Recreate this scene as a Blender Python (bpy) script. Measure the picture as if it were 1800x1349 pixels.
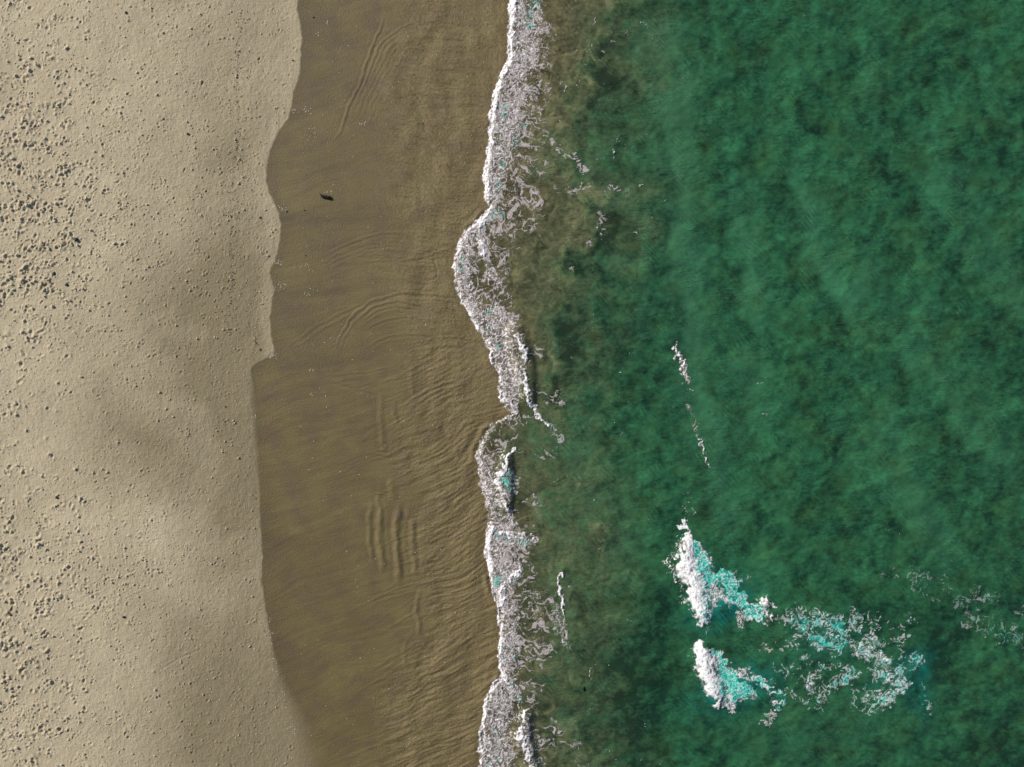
import bpy, bmesh, math, random, time
import numpy as np
from mathutils import Vector, Matrix

T0 = time.time()
for o in list(bpy.data.objects):
    bpy.data.objects.remove(o)
S = bpy.context.scene
C = S.collection

# ------------------------------------------------------------------ camera, sky, sun, exposure
ALT = 75.0
cam_d = bpy.data.cameras.new('camera')
cam = bpy.data.objects.new('camera', cam_d)
C.objects.link(cam)
cam.location = (0, 0, ALT)
cam.rotation_euler = (0, 0, 0)                       # a drone looking straight down
cam_d.sensor_width = 36
cam_d.lens = 36 * ALT / 90.0
cam_d.clip_end = 12000
S.camera = cam

SUN_AZ = math.atan2(0.50, -0.87)                     # towards the sun, world xy
SUN_EL = math.radians(31)
w = bpy.data.worlds.new('World'); S.world = w; w.use_nodes = True
nt = w.node_tree
sky = nt.nodes.new('ShaderNodeTexSky'); sky.sky_type = 'NISHITA'; sky.sun_disc = False
sky.sun_elevation = SUN_EL
sky.sun_rotation = math.pi / 2 - SUN_AZ
nt.links.new(sky.outputs[0], nt.nodes['Background'].inputs[0])
nt.nodes['Background'].inputs[1].default_value = 0.07
sd = bpy.data.lights.new('sun', 'SUN'); sun = bpy.data.objects.new('sun', sd); C.objects.link(sun)
sd.energy = 4.4; sd.angle = math.radians(0.55); sd.color = (1.0, 0.94, 0.86)
dirv = Vector((math.cos(SUN_AZ) * math.cos(SUN_EL), math.sin(SUN_AZ) * math.cos(SUN_EL), math.sin(SUN_EL)))
sun.rotation_euler = dirv.to_track_quat('Z', 'Y').to_euler()
sun.location = dirv * 60
S.view_settings.view_transform = 'Standard'; S.view_settings.look = 'None'
S.view_settings.gamma = 1; S.view_settings.use_curve_mapping = False
S.view_settings.exposure = 0.62

# ------------------------------------------------------------------ numeric helpers
K = 0.05                                             # metres per image pixel
def ux(x): return np.asarray(x) / K + 900.0          # world x -> image column
def uy(y): return 674.5 - np.asarray(y) / K          # world y -> image row
def wx(u): return (np.asarray(u, dtype=float) - 900.0) * K
def wy(v): return (674.5 - np.asarray(v, dtype=float)) * K

def ss(a, b, x):
    t = np.clip((x - a) / (b - a), 0, 1)
    return t * t * (3 - 2 * t)
def mix(a, b, t): return a + (b - a) * t

_tabs = {}
def _tab(seed):
    if seed not in _tabs:
        r = np.random.RandomState(seed)
        p = r.permutation(1024)
        a = r.rand(1024) * 2 * np.pi
        _tabs[seed] = (p, np.cos(a).astype(np.float32), np.sin(a).astype(np.float32), r.rand(1024).astype(np.float32), r.rand(1024).astype(np.float32))
    return _tabs[seed]
def perlin(x, y, seed=0):
    p, gx, gy, _, _ = _tab(seed)
    xi = np.floor(x).astype(np.int64); yi = np.floor(y).astype(np.int64)
    fx = (x - xi).astype(np.float32); fy = (y - yi).astype(np.float32)
    u = fx * fx * fx * (fx * (fx * 6 - 15) + 10); v = fy * fy * fy * (fy * (fy * 6 - 15) + 10)
    x0 = p[xi & 1023]; x1 = p[(xi + 1) & 1023]
    def g(px, j, dx, dy):
        h = p[(px + j) & 1023]
        return gx[h] * dx + gy[h] * dy
    a = g(x0, yi, fx, fy); b = g(x1, yi, fx - 1, fy)
    c = g(x0, yi + 1, fx, fy - 1); d = g(x1, yi + 1, fx - 1, fy - 1)
    return (a + (b - a) * u + (c - a) * v + (a - b - c + d) * u * v) * 1.5
def fbm(x, y, octv=4, seed=0, gain=0.5):
    s = 0; a = 1.0; f = 1.0; n = 0
    for i in range(octv):
        s = s + a * perlin(x * f + 17.3 * i, y * f - 9.1 * i, seed + i)
        n += a; a *= gain; f *= 2.03
    return s / n * 1.6
def worley(x, y, seed=0):
    p, _, _, rx, ry = _tab(seed)
    xi = np.floor(x).astype(np.int64); yi = np.floor(y).astype(np.int64)
    fx = (x - xi).astype(np.float32); fy = (y - yi).astype(np.float32)
    f1 = np.full(fx.shape, 9.0, np.float32); f2 = f1.copy()
    for i in (-1, 0, 1):
        pi = p[(xi + i) & 1023]
        for j in (-1, 0, 1):
            h = p[(pi + yi + j) & 1023]
            dx = i + rx[h] - fx; dy = j + ry[h] - fy
            d = dx * dx + dy * dy
            m = d < f1
            f2 = np.where(m, f1, np.minimum(f2, d)); f1 = np.where(m, d, f1)
    return np.sqrt(f1), np.sqrt(f2)
def rot(x, y, deg):
    a = math.radians(deg); return x * math.cos(a) + y * math.sin(a), -x * math.sin(a) + y * math.cos(a)

# ------------------------------------------------------------------ shore curves read off in image pixels (rows against columns)
_F = [(-200,905),(0,895),(50,892),(100,892),(117,887),(133,877),(150,870),(183,863),(200,860),(250,857),(283,853),(320,848),(345,854),(362,860),
      (375,850),(395,830),(405,818),(420,808),(440,802),(473,795),(500,799),(523,806),(550,822),(566,831),(583,840),(600,853),(617,860),(633,863),
      (650,873),(667,878),(683,877),(700,879),(716,889),(727,900),(733,885),(745,865),(760,853),(775,845),(790,838),(805,835),(815,838),(830,842),
      (850,843),(870,848),(900,857),(925,858),(935,853),(960,850),(985,856),(1010,860),(1030,863),(1050,868),(1080,876),(1120,877),(1150,874),
      (1180,878),(1192,880),(1200,868),(1215,858),(1240,848),(1270,845),(1300,843),(1330,840),(1349,839),(1600,850)]
_W = [(-200,520),(0,524),(20,523),(45,528),(70,531),(100,530),(130,528),(150,521),(165,515),(190,512),(210,506),(230,492),(250,483),(270,475),(295,469),
      (320,468),(340,474),(355,481),(375,490),(395,493),(420,492),(440,488),(455,484),(480,474),(495,479),(510,483),(530,479),(560,474),(590,477),
      (605,480),(618,484),(626,480),(634,462),(642,448),(652,443),(680,443),(720,446),(780,449),(830,453),(880,457),(930,460),(980,462),(1020,460),
      (1050,466),(1100,472),(1150,478),(1200,488),(1220,496),(1250,508),(1300,522),(1349,530),(1600,560)]
_G = [(-200,1060),(0,1072),(100,1066),(150,1060),(185,1040),(220,1000),(300,985),(340,1040),(400,1075),(440,1050),(470,1000),(560,1000),(620,1005),(660,985),
      (720,955),(800,962),(860,985),(920,1000),(1000,1000),(1100,1000),(1180,1000),(1240,1010),(1300,1040),(1349,1065),(1600,1060)]
def curve(tab, v):
    a = np.array(tab, float); return np.interp(v, a[:, 0], a[:, 1])

def seg_dist(px, py, pts):
    """distance to a polyline, signed by side, and the parameter along it"""
    best = np.full(px.shape, 1e9); side = np.zeros(px.shape); tt = np.zeros(px.shape); n = len(pts) - 1
    for i in range(n):
        ax, ay = pts[i][:2]; bx, by = pts[i + 1][:2]
        dx, dy = bx - ax, by - ay; L = dx * dx + dy * dy + 1e-9
        t = np.clip(((px - ax) * dx + (py - ay) * dy) / L, 0, 1)
        qx = px - ax - t * dx; qy = py - ay - t * dy
        d = np.hypot(qx, qy); m = d < best
        best = np.where(m, d, best); side = np.where(m, np.sign(dx * qy - dy * qx), side); tt = np.where(m, (i + t) / n, tt)
    return best, side, tt
def smooth_pts(pts, n=6):
    out = []
    P = [pts[0]] + list(pts) + [pts[-1]]
    for i in range(1, len(P) - 2):
        for k in range(n):
            t = k / n
            out.append(tuple(0.5 * ((2 * P[i][c]) + (P[i+1][c] - P[i-1][c]) * t + (2*P[i-1][c] - 5*P[i][c] + 4*P[i+1][c] - P[i+2][c]) * t*t
                             + (3*P[i][c] - P[i-1][c] - 3*P[i+1][c] + P[i+2][c]) * t**3) for c in range(len(pts[0]))))
    out.append(tuple(pts[-1]))
    return out

# ------------------------------------------------------------------ mesh helpers
def tag(o, label=None, cat=None, group=None, kind=None):
    if label: o['label'] = label
    if cat: o['category'] = cat
    if group: o['group'] = group
    if kind: o['kind'] = kind
    return o
def raw_mesh(name, co, faces, k, mat, attrs=None):
    me = bpy.data.meshes.new(name)
    n = len(co); f = len(faces)
    me.vertices.add(n); me.vertices.foreach_set('co', np.ascontiguousarray(co, dtype=np.float32).ravel())
    me.loops.add(f * k); me.loops.foreach_set('vertex_index', np.ascontiguousarray(faces, dtype=np.int32).ravel())
    me.polygons.add(f)
    me.polygons.foreach_set('loop_start', np.arange(f, dtype=np.int32) * k)
    me.polygons.foreach_set('loop_total', np.full(f, k, np.int32))
    me.update(calc_edges=True)
    me.polygons.foreach_set('use_smooth', np.ones(f, bool))
    for an, av in (attrs or {}).items():
        a = me.attributes.new(an, 'FLOAT', 'POINT'); a.data.foreach_set('value', np.ascontiguousarray(av, dtype=np.float32).ravel())
    me.materials.append(mat)
    return me
def add_obj(name, me, parent=None):
    o = bpy.data.objects.new(name, me); C.objects.link(o)
    if parent: o.parent = parent
    return o
def grid_mesh(name, xs, ys, Z, mat, attrs):
    X, Y = np.meshgrid(xs, ys)
    ny, nx = X.shape
    co = np.stack([X, Y, Z], -1).reshape(-1, 3)
    i = np.arange(ny * nx).reshape(ny, nx)
    q = np.stack([i[:-1, :-1], i[:-1, 1:], i[1:, 1:], i[1:, :-1]], -1).reshape(-1, 4)
    return raw_mesh(name, co, q, 4, mat, attrs)
def spaced(core0, core1, step, far=4000.0):
    core = np.arange(core0, core1 + step, step)
    out = []; s = step * 2; x = core[-1]
    while x < far: x += s; s *= 1.28; out.append(x)
    outl = []; s = step * 2; x = core[0]
    while x > -far: x -= s; s *= 1.28; outl.append(x)
    return np.array(outl[::-1] + list(core) + out)

# ------------------------------------------------------------------ materials
class NT:
    def __init__(s, name):
        s.m = bpy.data.materials.new(name); s.m.use_nodes = True
        s.t = s.m.node_tree; s.b = s.t.nodes['Principled BSDF']; s.out = s.t.nodes['Material Output']
    def n(s, typ, **kw):
        x = s.t.nodes.new(typ)
        for k, v in kw.items():
            if k.startswith('i_'):
                key = k[2:]; key = int(key) if key.isdigit() else key.replace('_', ' ')
                s.put(x.inputs[key], v)
            else: setattr(x, k, v)
        return x
    def put(s, sock, v):
        if isinstance(v, bpy.types.NodeSocket): s.t.links.new(v, sock)
        else: sock.default_value = v
    def attr(s, name): return s.n('ShaderNodeAttribute', attribute_name=name).outputs['Fac']
    def math(s, op, a, b=0.0, c=0.0, clamp=False):
        x = s.n('ShaderNodeMath', operation=op, use_clamp=clamp); s.put(x.inputs[0], a); s.put(x.inputs[1], b); s.put(x.inputs[2], c); return x.outputs[0]
    def mix(s, f, a, b):
        x = s.n('ShaderNodeMix', data_type='RGBA'); s.put(x.inputs['Factor'], f); s.put(x.inputs[6], a); s.put(x.inputs[7], b); return x.outputs[2]
    def ramp(s, f, a, b, c=0.0, d=1.0):
        x = s.n('ShaderNodeMapRange', clamp=True); s.put(x.inputs[0], f); s.put(x.inputs[1], a); s.put(x.inputs[2], b); s.put(x.inputs[3], c); s.put(x.inputs[4], d); return x.outputs[0]
    def noise(s, scale, detail=3, rough=0.5, vec=None, dist=0.0):
        x = s.n('ShaderNodeTexNoise'); x.inputs['Scale'].default_value = scale; x.inputs['Detail'].default_value = detail
        x.inputs['Roughness'].default_value = rough; x.inputs['Distortion'].default_value = dist
        s.put(x.inputs['Vector'], vec if vec is not None else s.pos()); return x.outputs['Fac']
    def pos(s):
        if not hasattr(s, '_p'): s._p = s.n('ShaderNodeTexCoord').outputs['Object']
        return s._p
    def mapping(s, rotz=0.0, scale=(1, 1, 1)):
        x = s.n('ShaderNodeMapping'); s.put(x.inputs[0], s.pos()); x.inputs['Rotation'].default_value = (0, 0, rotz); x.inputs['Scale'].default_value = scale; return x.outputs[0]
    def bump(s, h, strength, dist, prev=None):
        x = s.n('ShaderNodeBump'); x.inputs['Strength'].default_value = strength; x.inputs['Distance'].default_value = dist
        s.put(x.inputs['Height'], h)
        if prev is not None: s.put(x.inputs['Normal'], prev)
        return x.outputs[0]
rgb = lambda r, g, b: (r, g, b, 1.0)

def mat_sand():
    t = NT('beach_sand'); b = t.b
    wet = t.attr('wet'); damp_shade = t.attr('damp_shade'); film = t.attr('film')
    g1 = t.noise(0.35, 5, 0.6); g2 = t.noise(5.0, 4, 0.6); g3 = t.noise(24.0, 2, 0.7)
    pinkish = t.noise(1.1, 3, 0.6)
    dry = t.mix(t.ramp(g1, 0.35, 0.65), rgb(0.365, 0.312, 0.207), rgb(0.425, 0.366, 0.248))
    dry = t.mix(t.ramp(pinkish, 0.4, 0.62, 0.0, 0.35), dry, rgb(0.41, 0.335, 0.245))
    dry = t.mix(t.ramp(g2, 0.3, 0.75, 0.0, 0.5), dry, rgb(0.30, 0.252, 0.165))
    dry = t.mix(t.math('MULTIPLY', t.ramp(g3, 0.60, 0.75), 0.6), dry, rgb(0.19, 0.155, 0.10))
    g4 = t.noise(13.0, 3, 0.75)
    dry = t.mix(t.ramp(g4, 0.56, 0.72, 0.0, 0.55), dry, rgb(0.21, 0.172, 0.115))
    dry = t.mix(t.ramp(g4, 0.44, 0.30, 0.0, 0.5), dry, rgb(0.47, 0.41, 0.30))
    dry = t.mix(damp_shade, dry, rgb(0.185, 0.155, 0.092))
    w1 = t.noise(0.22, 4, 0.6); w2 = t.noise(7.0, 4, 0.7)
    wetc = t.mix(t.ramp(w1, 0.35, 0.65), rgb(0.100, 0.077, 0.031), rgb(0.124, 0.097, 0.038))
    wetc = t.mix(t.ramp(t.noise(0.55, 4, 0.6), 0.45, 0.65, 0.0, 0.75), wetc, rgb(0.093, 0.066, 0.037))
    wetc = t.mix(t.math('MULTIPLY', film, t.ramp(w2, 0.35, 0.7)), wetc, rgb(0.165, 0.125, 0.060))
    dark = t.attr('soak')
    wetc = t.mix(dark, wetc, rgb(0.070, 0.053, 0.027))
    b.inputs['Base Color'].default_value = (1, 1, 1, 1)
    t.put(b.inputs['Base Color'], t.mix(wet, dry, wetc))
    t.put(b.inputs['Roughness'], t.ramp(wet, 0, 1, 0.95, 0.52))
    b.inputs['Specular IOR Level'].default_value = 0.2
    n = t.bump(t.noise(8.0, 5, 0.72), 1.0, 0.06)
    hn = t.math('MULTIPLY', t.noise(6.5, 3, 0.6, t.mapping(math.radians(-20), (0.8, 1.3, 1))), film)
    n = t.bump(hn, 0.7, 0.07, n)
    t.put(b.inputs['Normal'], n)
    return t.m

def mat_water():
    t = NT('sea_water'); b = t.b
    silt = t.attr('silt'); tone = t.attr('tone'); cyan = t.attr('bubbles'); depth = t.attr('clear')
    warp = t.noise(0.5, 4, 0.6)
    fine = t.noise(2.3, 6, 0.72, t.mapping(math.radians(28), (0.75, 1.2, 1)))
    mot = t.math('ADD', t.math('MULTIPLY', t.math('SUBTRACT', fine, 0.5), 1.12), tone)
    mot = t.math('ADD', mot, t.math('MULTIPLY', t.math('SUBTRACT', warp, 0.5), 0.35))
    m = t.ramp(mot, 0.08, 0.92)
    green = t.mix(m, rgb(0.0062, 0.026, 0.0145), rgb(0.027, 0.124, 0.054))
    green = t.mix(t.ramp(t.noise(0.33, 4, 0.6), 0.45, 0.7, 0.0, 0.65), green, t.mix(m, rgb(0.012, 0.030, 0.012), rgb(0.034, 0.100, 0.034)))
    green = t.mix(t.attr('haze_green'), green, rgb(0.036, 0.115, 0.066))
    brown = t.mix(m, rgb(0.033, 0.034, 0.017), rgb(0.170, 0.148, 0.075))
    col = t.mix(silt, green, brown)
    col = t.mix(cyan, col, rgb(0.004, 0.150, 0.125))
    t.put(b.inputs['Base Color'], col)
    b.inputs['Roughness'].default_value = 0.22
    b.inputs['IOR'].default_value = 1.33
    b.inputs['Specular IOR Level'].default_value = 0.4
    t.put(b.inputs['Alpha'], depth)
    r1 = t.noise(2.4, 4, 0.55, t.mapping(math.radians(35), (0.5, 1.6, 1)), 0.6)
    patch = t.ramp(t.noise(0.30, 3, 0.6), 0.45, 0.62, 0.12, 1.0)
    wv = t.n('ShaderNodeTexWave'); t.put(wv.inputs['Vector'], t.mapping(math.radians(-52)))
    wv.inputs['Scale'].default_value = 0.85; wv.inputs['Distortion'].default_value = 7.0; wv.inputs['Detail'].default_value = 3.0; wv.inputs['Detail Scale'].default_value = 0.55
    n = t.bump(t.math('MULTIPLY', r1, patch), 0.6, 0.22)
    n = t.bump(t.math('MULTIPLY', wv.outputs['Fac'], t.ramp(t.noise(0.45, 2, 0.5), 0.5, 0.66)), 0.6, 0.08, n)
    n = t.bump(t.noise(6.5, 3, 0.5, t.mapping(math.radians(-50), (0.6, 1.5, 1))), 0.22, 0.05, n)
    t.put(b.inputs['Normal'], n)
    return t.m

def mat_foam():
    t = NT('sea_foam'); b = t.b
    a = t.attr('cover'); teal = t.attr('teal'); thin = t.attr('thin')
    fine = t.noise(9.0, 4, 0.7)
    white = t.mix(t.ramp(fine, 0.3, 0.7), rgb(0.56, 0.54, 0.54), rgb(0.80, 0.78, 0.78))
    white = t.mix(thin, white, rgb(0.43, 0.375, 0.365))
    tc = t.mix(t.ramp(fine, 0.35, 0.65), rgb(0.005, 0.25, 0.20), rgb(0.08, 0.66, 0.54))
    t.put(b.inputs['Base Color'], t.mix(teal, white, tc))
    b.inputs['Roughness'].default_value = 0.6
    b.inputs['Specular IOR Level'].default_value = 0.3
    f2 = t.noise(13.0, 3, 0.7)
    al = t.ramp(t.math('MULTIPLY', a, t.ramp(f2, 0.25, 0.6, 0.72, 1.25)), 0.02, 0.95)
    t.put(b.inputs['Alpha'], al)
    t.put(b.inputs['Normal'], t.bump(fine, 0.4, 0.05))
    return t.m
def mat_plain(name, col, col2, rough=0.9, scale=12.0, bump=0.4, spec=0.3):
    t = NT(name); b = t.b
    n = t.noise(scale, 4, 0.6)
    t.put(b.inputs['Base Color'], t.mix(t.ramp(n, 0.3, 0.7), rgb(*col), rgb(*col2)))
    b.inputs['Roughness'].default_value = rough; b.inputs['Specular IOR Level'].default_value = spec
    t.put(b.inputs['Normal'], t.bump(n, bump, 0.02))
    return t.m
M_sand = mat_sand(); M_water = mat_water(); M_foam = mat_foam()
M_clod = mat_plain('dry_sand_clod', (0.33, 0.28, 0.20), (0.40, 0.345, 0.26))
M_wood = mat_plain('waterlogged_wood', (0.002, 0.002, 0.002), (0.007, 0.006, 0.005), 0.9, 9.0, 0.8)
M_pale = mat_plain('shell', (0.55, 0.50, 0.42), (0.75, 0.72, 0.66), 0.5)
M_stone_shade = mat_plain('stone_and_pit_shade', (0.020, 0.026, 0.028), (0.05, 0.05, 0.047), 0.7)  # also colours the lumps that imitate shadow in sand pits
M_weed = mat_plain('dried_weed', (0.035, 0.026, 0.014), (0.09, 0.068, 0.036), 0.9)

# ------------------------------------------------------------------ the beach: height, wetness and marks
def gauss(u, v, cu, cv, su, sv, ang=0):
    a, b = rot(u - cu, v - cv, ang); return np.exp(-(a / su) ** 2 - (b / sv) ** 2)

def sand_base(x, y):
    """broad shape of the beach and of the bed under the sea"""
    u = ux(x); v = uy(y)
    F = wx(curve(_F, v)); d = x - F                   # metres seaward of the water's edge
    z = np.where(d < 0, -d * 0.016, -d * 0.055)
    z = np.where(d < -30, 0.48 - (d + 30) * 0.004, z)
    z = np.maximum(z, -6.0) * 1.0
    z = np.where(z > 0.48, 0.48 + np.log1p(np.maximum(z - 0.48, 0)) , z)
    return z - 0.02

xs = np.concatenate([spaced(-46.6, -18.0, 0.066)[:]])
# columns: fine on the dry sand, medium on the wet, coarse under the sea
left = xs[xs < -46.6]
xs = np.concatenate([left, np.arange(-46.6, -17.5, 0.057), np.arange(-17.5, 3.0, 0.085), np.arange(3.0, 8, 0.25), np.arange(8, 48, 0.8), spaced(48, 49, 1.0)[spaced(48, 49, 1.0) > 49]])
ys = spaced(-35.2, 35.2, 0.061)
X, Y = np.meshgrid(xs, ys)
U = ux(X); V = uy(Y)
Z = sand_base(X, Y)
WU = curve(_W, V) + 1.2 * perlin(X * 2.0, Y * 2.0, 5)
soft = 2.0 + 34 * ss(1080, 1349, V) + 5 * ss(640, 700, V) * (1 - ss(760, 900, V))
wet = ss(-1, 1, (U - WU - soft * 0.4) / soft)
wet = wet * (1 - 0.0 * wet)
# dampness and slope shade, both painted as dark patches on the dry sand
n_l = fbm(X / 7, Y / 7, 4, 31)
damp_shade = 0.58 * gauss(U, V, 330, 640, 150, 130, 0) + 0.34 * gauss(U, V, 225, 765, 110, 75, 20) + 0.34 * gauss(U, V, 270, 820, 95, 85) \
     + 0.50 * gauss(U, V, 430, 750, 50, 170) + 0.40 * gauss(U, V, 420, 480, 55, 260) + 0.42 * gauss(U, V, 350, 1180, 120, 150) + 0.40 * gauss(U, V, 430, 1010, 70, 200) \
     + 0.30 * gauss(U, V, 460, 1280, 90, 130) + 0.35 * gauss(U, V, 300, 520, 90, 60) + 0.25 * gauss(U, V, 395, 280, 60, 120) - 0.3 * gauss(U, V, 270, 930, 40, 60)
damp_shade = damp_shade * (1.05 + 0.4 * n_l) + 0.04 + 0.36 * ss(120, 440, U) + 0.13 * n_l + 0.05 * fbm(X / 1.6, Y / 1.6, 3, 41) 
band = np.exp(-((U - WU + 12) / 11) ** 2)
damp_shade = damp_shade + 0.55 * ss(1080, 1330, V) * ss(150, 520, U)
damp_shade = np.clip(damp_shade - 0.10 * band * (V < 640), 0, 1)
# soaked darker borders inside the wet area
dd = U - WU
soak = 0.42 * np.exp(-(dd / 22) ** 2) * ss(-2, 3, dd) + 0.55 * gauss(U, V, 560, 385, 110, 12, -3) + 0.35 * gauss(U, V, 560, 515, 90, 9, -6) \
     + 0.45 * gauss(U, V, 560, 640, 110, 14, -3) + 0.4 * gauss(U, V, 500, 950, 45, 12) + 0.4 * gauss(U, V, 545, 590, 45, 20, 40) + 0.3 * gauss(U, V, 560, 60, 50, 60) + 0.25 * gauss(U, V, 500, 1200, 30, 80, -20)
soak = np.clip((soak + 0.22 * fbm(X / 5, Y / 2.2, 4, 51)) * wet, 0, 1)
# film of running water, grainy, between the line of arcs and the foam
FU = curve(_F, V)
lim = 640 - 25 * np.sin(V / 190.0) + 30 * fbm(X / 6, Y / 6, 2, 61)
film = ss(0, 120, U - lim) * (0.8 + 0.2 * fbm(X / 3, Y / 3, 2, 62)) * ss(40, -10, U - FU)

# small relief ------------------------------------------------
rng = np.random.RandomState(7)
dry = 1 - wet
Z += dry * (0.016 * fbm(X / 0.55, Y / 0.55, 3, 71) + 0.012 * fbm(X / 0.24, Y / 0.24, 2, 73)) + dry * 0.05 * fbm(X / 5.0, Y / 5.0, 3, 72)
# grainy diagonal ripples of the swash
ang = mix(-18.0, 24.0, ss(520, 780, V)) - 12 * ss(300, 0, V)
wxp = X + 0.8 * fbm(X / 9, Y / 9, 2, 81); wyp = Y + 0.8 * fbm(X / 9 + 9, Y / 9, 2, 82)
def along(a, sx, sy, seed, o=3):
    ca, sa = math.cos(math.radians(a)), math.sin(math.radians(a))
    return fbm((wxp * ca + wyp * sa) / sx, (-wxp * sa + wyp * ca) / sy, o, seed)
k = ss(520, 760, V)
dia = (1 - k) * along(-14, 3.2, 0.62, 91) + k * along(24, 3.6, 0.50, 92)
Z += film * (1 + 0.15 * ss(560, 760, V)) * (0.050 * dia + 0.028 * ((1 - k) * along(-24, 1.1, 0.30, 97, 2) + k * along(30, 1.1, 0.26, 98, 2)))
Z += film * 0.018 * fbm(X / 0.26, Y / 0.23, 2, 93)
Z += wet * (1 - film) * 0.012 * ((1 - k) * along(12, 6.0, 0.8, 94) + k * along(15, 6.0, 0.7, 95))
Z += wet * 0.085 * fbm(X / 2.4, Y / 3.6, 2, 96) * ss(0.2, 0.8, film)

def ridge(pts, amp, width, reps=1, step=(0, 8), fade=0.82, taper=True):
    """low ridges of sand and water left by the swash, along a line in image pixels"""
    P = smooth_pts(pts, 4)
    for r in range(reps):
        Q = [(p[0] + step[0] * r + rng.uniform(-1, 1), p[1] + step[1] * r * (1 + 0.1 * math.sin(r * 2.3))) for p in P]
        q = np.array(Q); mrg = width * 4
        x0, x1 = wx(q[:, 0].min() - mrg), wx(q[:, 0].max() + mrg)
        y1, y0 = wy(q[:, 1].min() - mrg), wy(q[:, 1].max() + mrg)
        ia, ib = np.searchsorted(xs, [x0, x1]); ja, jb = np.searchsorted(ys, [y0, y1])
        sl = (slice(ja, jb), slice(ia, ib))
        u = U[sl] + 2.2 * fbm(X[sl] / 1.5, Y[sl] / 1.5, 2, 101); v = V[sl] + 2.2 * fbm(X[sl] / 1.5, Y[sl] / 1.5, 2, 102)
        d, s, t = seg_dist(u, v, Q)
        tp = ss(0, 0.22, t) * ss(1, 0.78, t) if taper else 1
        tp = tp * (0.7 + 0.3 * fbm(X[sl] / 1.2, Y[sl] / 1.2, 2, 103 + r))
        Z[sl] += 0.68 * amp * (fade ** r) * tp * (np.exp(-(d / width) ** 2) - 0.5 * np.exp(-((d - width * 1.5) / width) ** 2))
ridge([(683,-10),(672,40),(660,70),(648,105),(636,140),(622,172),(608,205),(598,235),(578,262)], 0.055, 2.6)
ridge([(765,36),(725,42),(690,60),(668,84),(655,112),(640,150),(626,185)], 0.045, 2.4, 2, (6, 3), 0.6)
ridge([(700,70),(680,95),(662,130),(640,175),(622,215)], 0.022, 2.4, 5, (7, 4))
ridge([(588,630),(600,590),(622,556),(650,532),(690,518),(740,516),(800,521),(850,527)], 0.045, 2.6, 2, (3, 9), 0.7)
ridge([(632,556),(655,541),(690,531),(720,531),(750,536)], 0.032, 2.2, 9, (2, 8.5), 0.93)
ridge([(500,612),(540,585),(585,558),(625,540),(660,522)], 0.022, 2.6, 2, (8, 6))
ridge([(560,455),(610,430),(670,411),(710,412),(745,424)], 0.028, 2.4, 7, (-1, 7), 0.85)
ridge([(690,462),(745,450),(790,436),(806,430)], 0.035, 2.4)
ridge([(764,452),(768,470),(770,484),(762,493)], -0.05, 2.0)
ridge([(704,716),(735,696),(765,680),(800,671),(832,674)], 0.075, 3.0, 2, (7, 5), 0.7)
ridge([(712,605),(760,596),(800,592),(850,602)], 0.04, 2.6, 3, (0, 14))
ridge([(560,660),(640,655),(690,645)], 0.022, 2.4, 4, (2, 6))
ridge([(540,640),(565,662),(590,675),(640,690),(690,705)], -0.03, 3.0)
for (u0, va, vb, am, wd) in [(669,888,1012,0.10,5.5),(699,880,1030,0.13,6.0),(727,905,1015,0.09,5.0),(672,690,800,0.045,5),(694,700,750,0.03,4),(652,880,990,0.05,4.5),
                             (735,1035,1125,0.055,4),(690,840,880,0.06,6),(668,862,905,0.04,4),(712,1120,1180,0.03,4),(725,640,700,0.03,5)]:
    am *= 1.3
    ridge([(u0 + 2, va), (u0 - 2, (va * 2 + vb) / 3), (u0, (va + 2 * vb) / 3), (u0 + 5, vb)], am, wd)
ridge([(655,865),(680,870),(705,876)], 0.04, 2.0, 3, (0, 6))
ridge([(660,793),(690,797)], -0.05, 2.0, 2, (0, 8))
for i in range(90):                                   # short random crests running out to the foam
    v0 = rng.uniform(640, 1345) if i < 62 else rng.uniform(10, 520); L = rng.uniform(40, 150); u0 = rng.uniform(600, 860 - L * 0.8)
    a = rng.uniform(14, 34) if v0 > 640 else rng.uniform(-28, 12)
    du, dv = L * math.cos(math.radians(a)), -L * math.sin(math.radians(a)); bow = rng.uniform(-6, 8)
    ridge([(u0, v0), (u0 + du * .5, v0 + dv * .5 + bow), (u0 + du, v0 + dv)], rng.uniform(0.010, 0.028), rng.uniform(1.6, 3.0))
ridge([(690,1342),(740,1322),(790,1300),(860,1272)], -0.04, 2.0)
ridge([(560,1349),(640,1320),(720,1285),(800,1240),(860,1215)], 0.03, 3.0, 3, (0, 22))
# ruts, drag marks and the runnel on the dry sand
ridge([(222,955),(222,970),(223,986)], -0.05, 1.5, taper=False)
ridge([(275,1180),(310,1160),(345,1142),(362,1134)], -0.035, 2.0)
ridge([(118,696),(135,680),(160,672),(200,668)], 0.03, 3.0)
ridge([(428,40),(420,130),(424,230),(412,330),(410,430),(412,500),(402,560)], -0.022, 3.2)
ridge([(395,700),(420,715),(443,728)], 0.03, 5.0)
# scarp where the wet sheet has cut a small lip
for va, vb in ((740, 815), (366, 405), (1010, 1050), (1180, 1200)):
    vv = np.linspace(va, vb, 8)
    ridge([(float(curve(_F, q)) - 6, float(q)) for q in vv], 0.16, 5.0)

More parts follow.
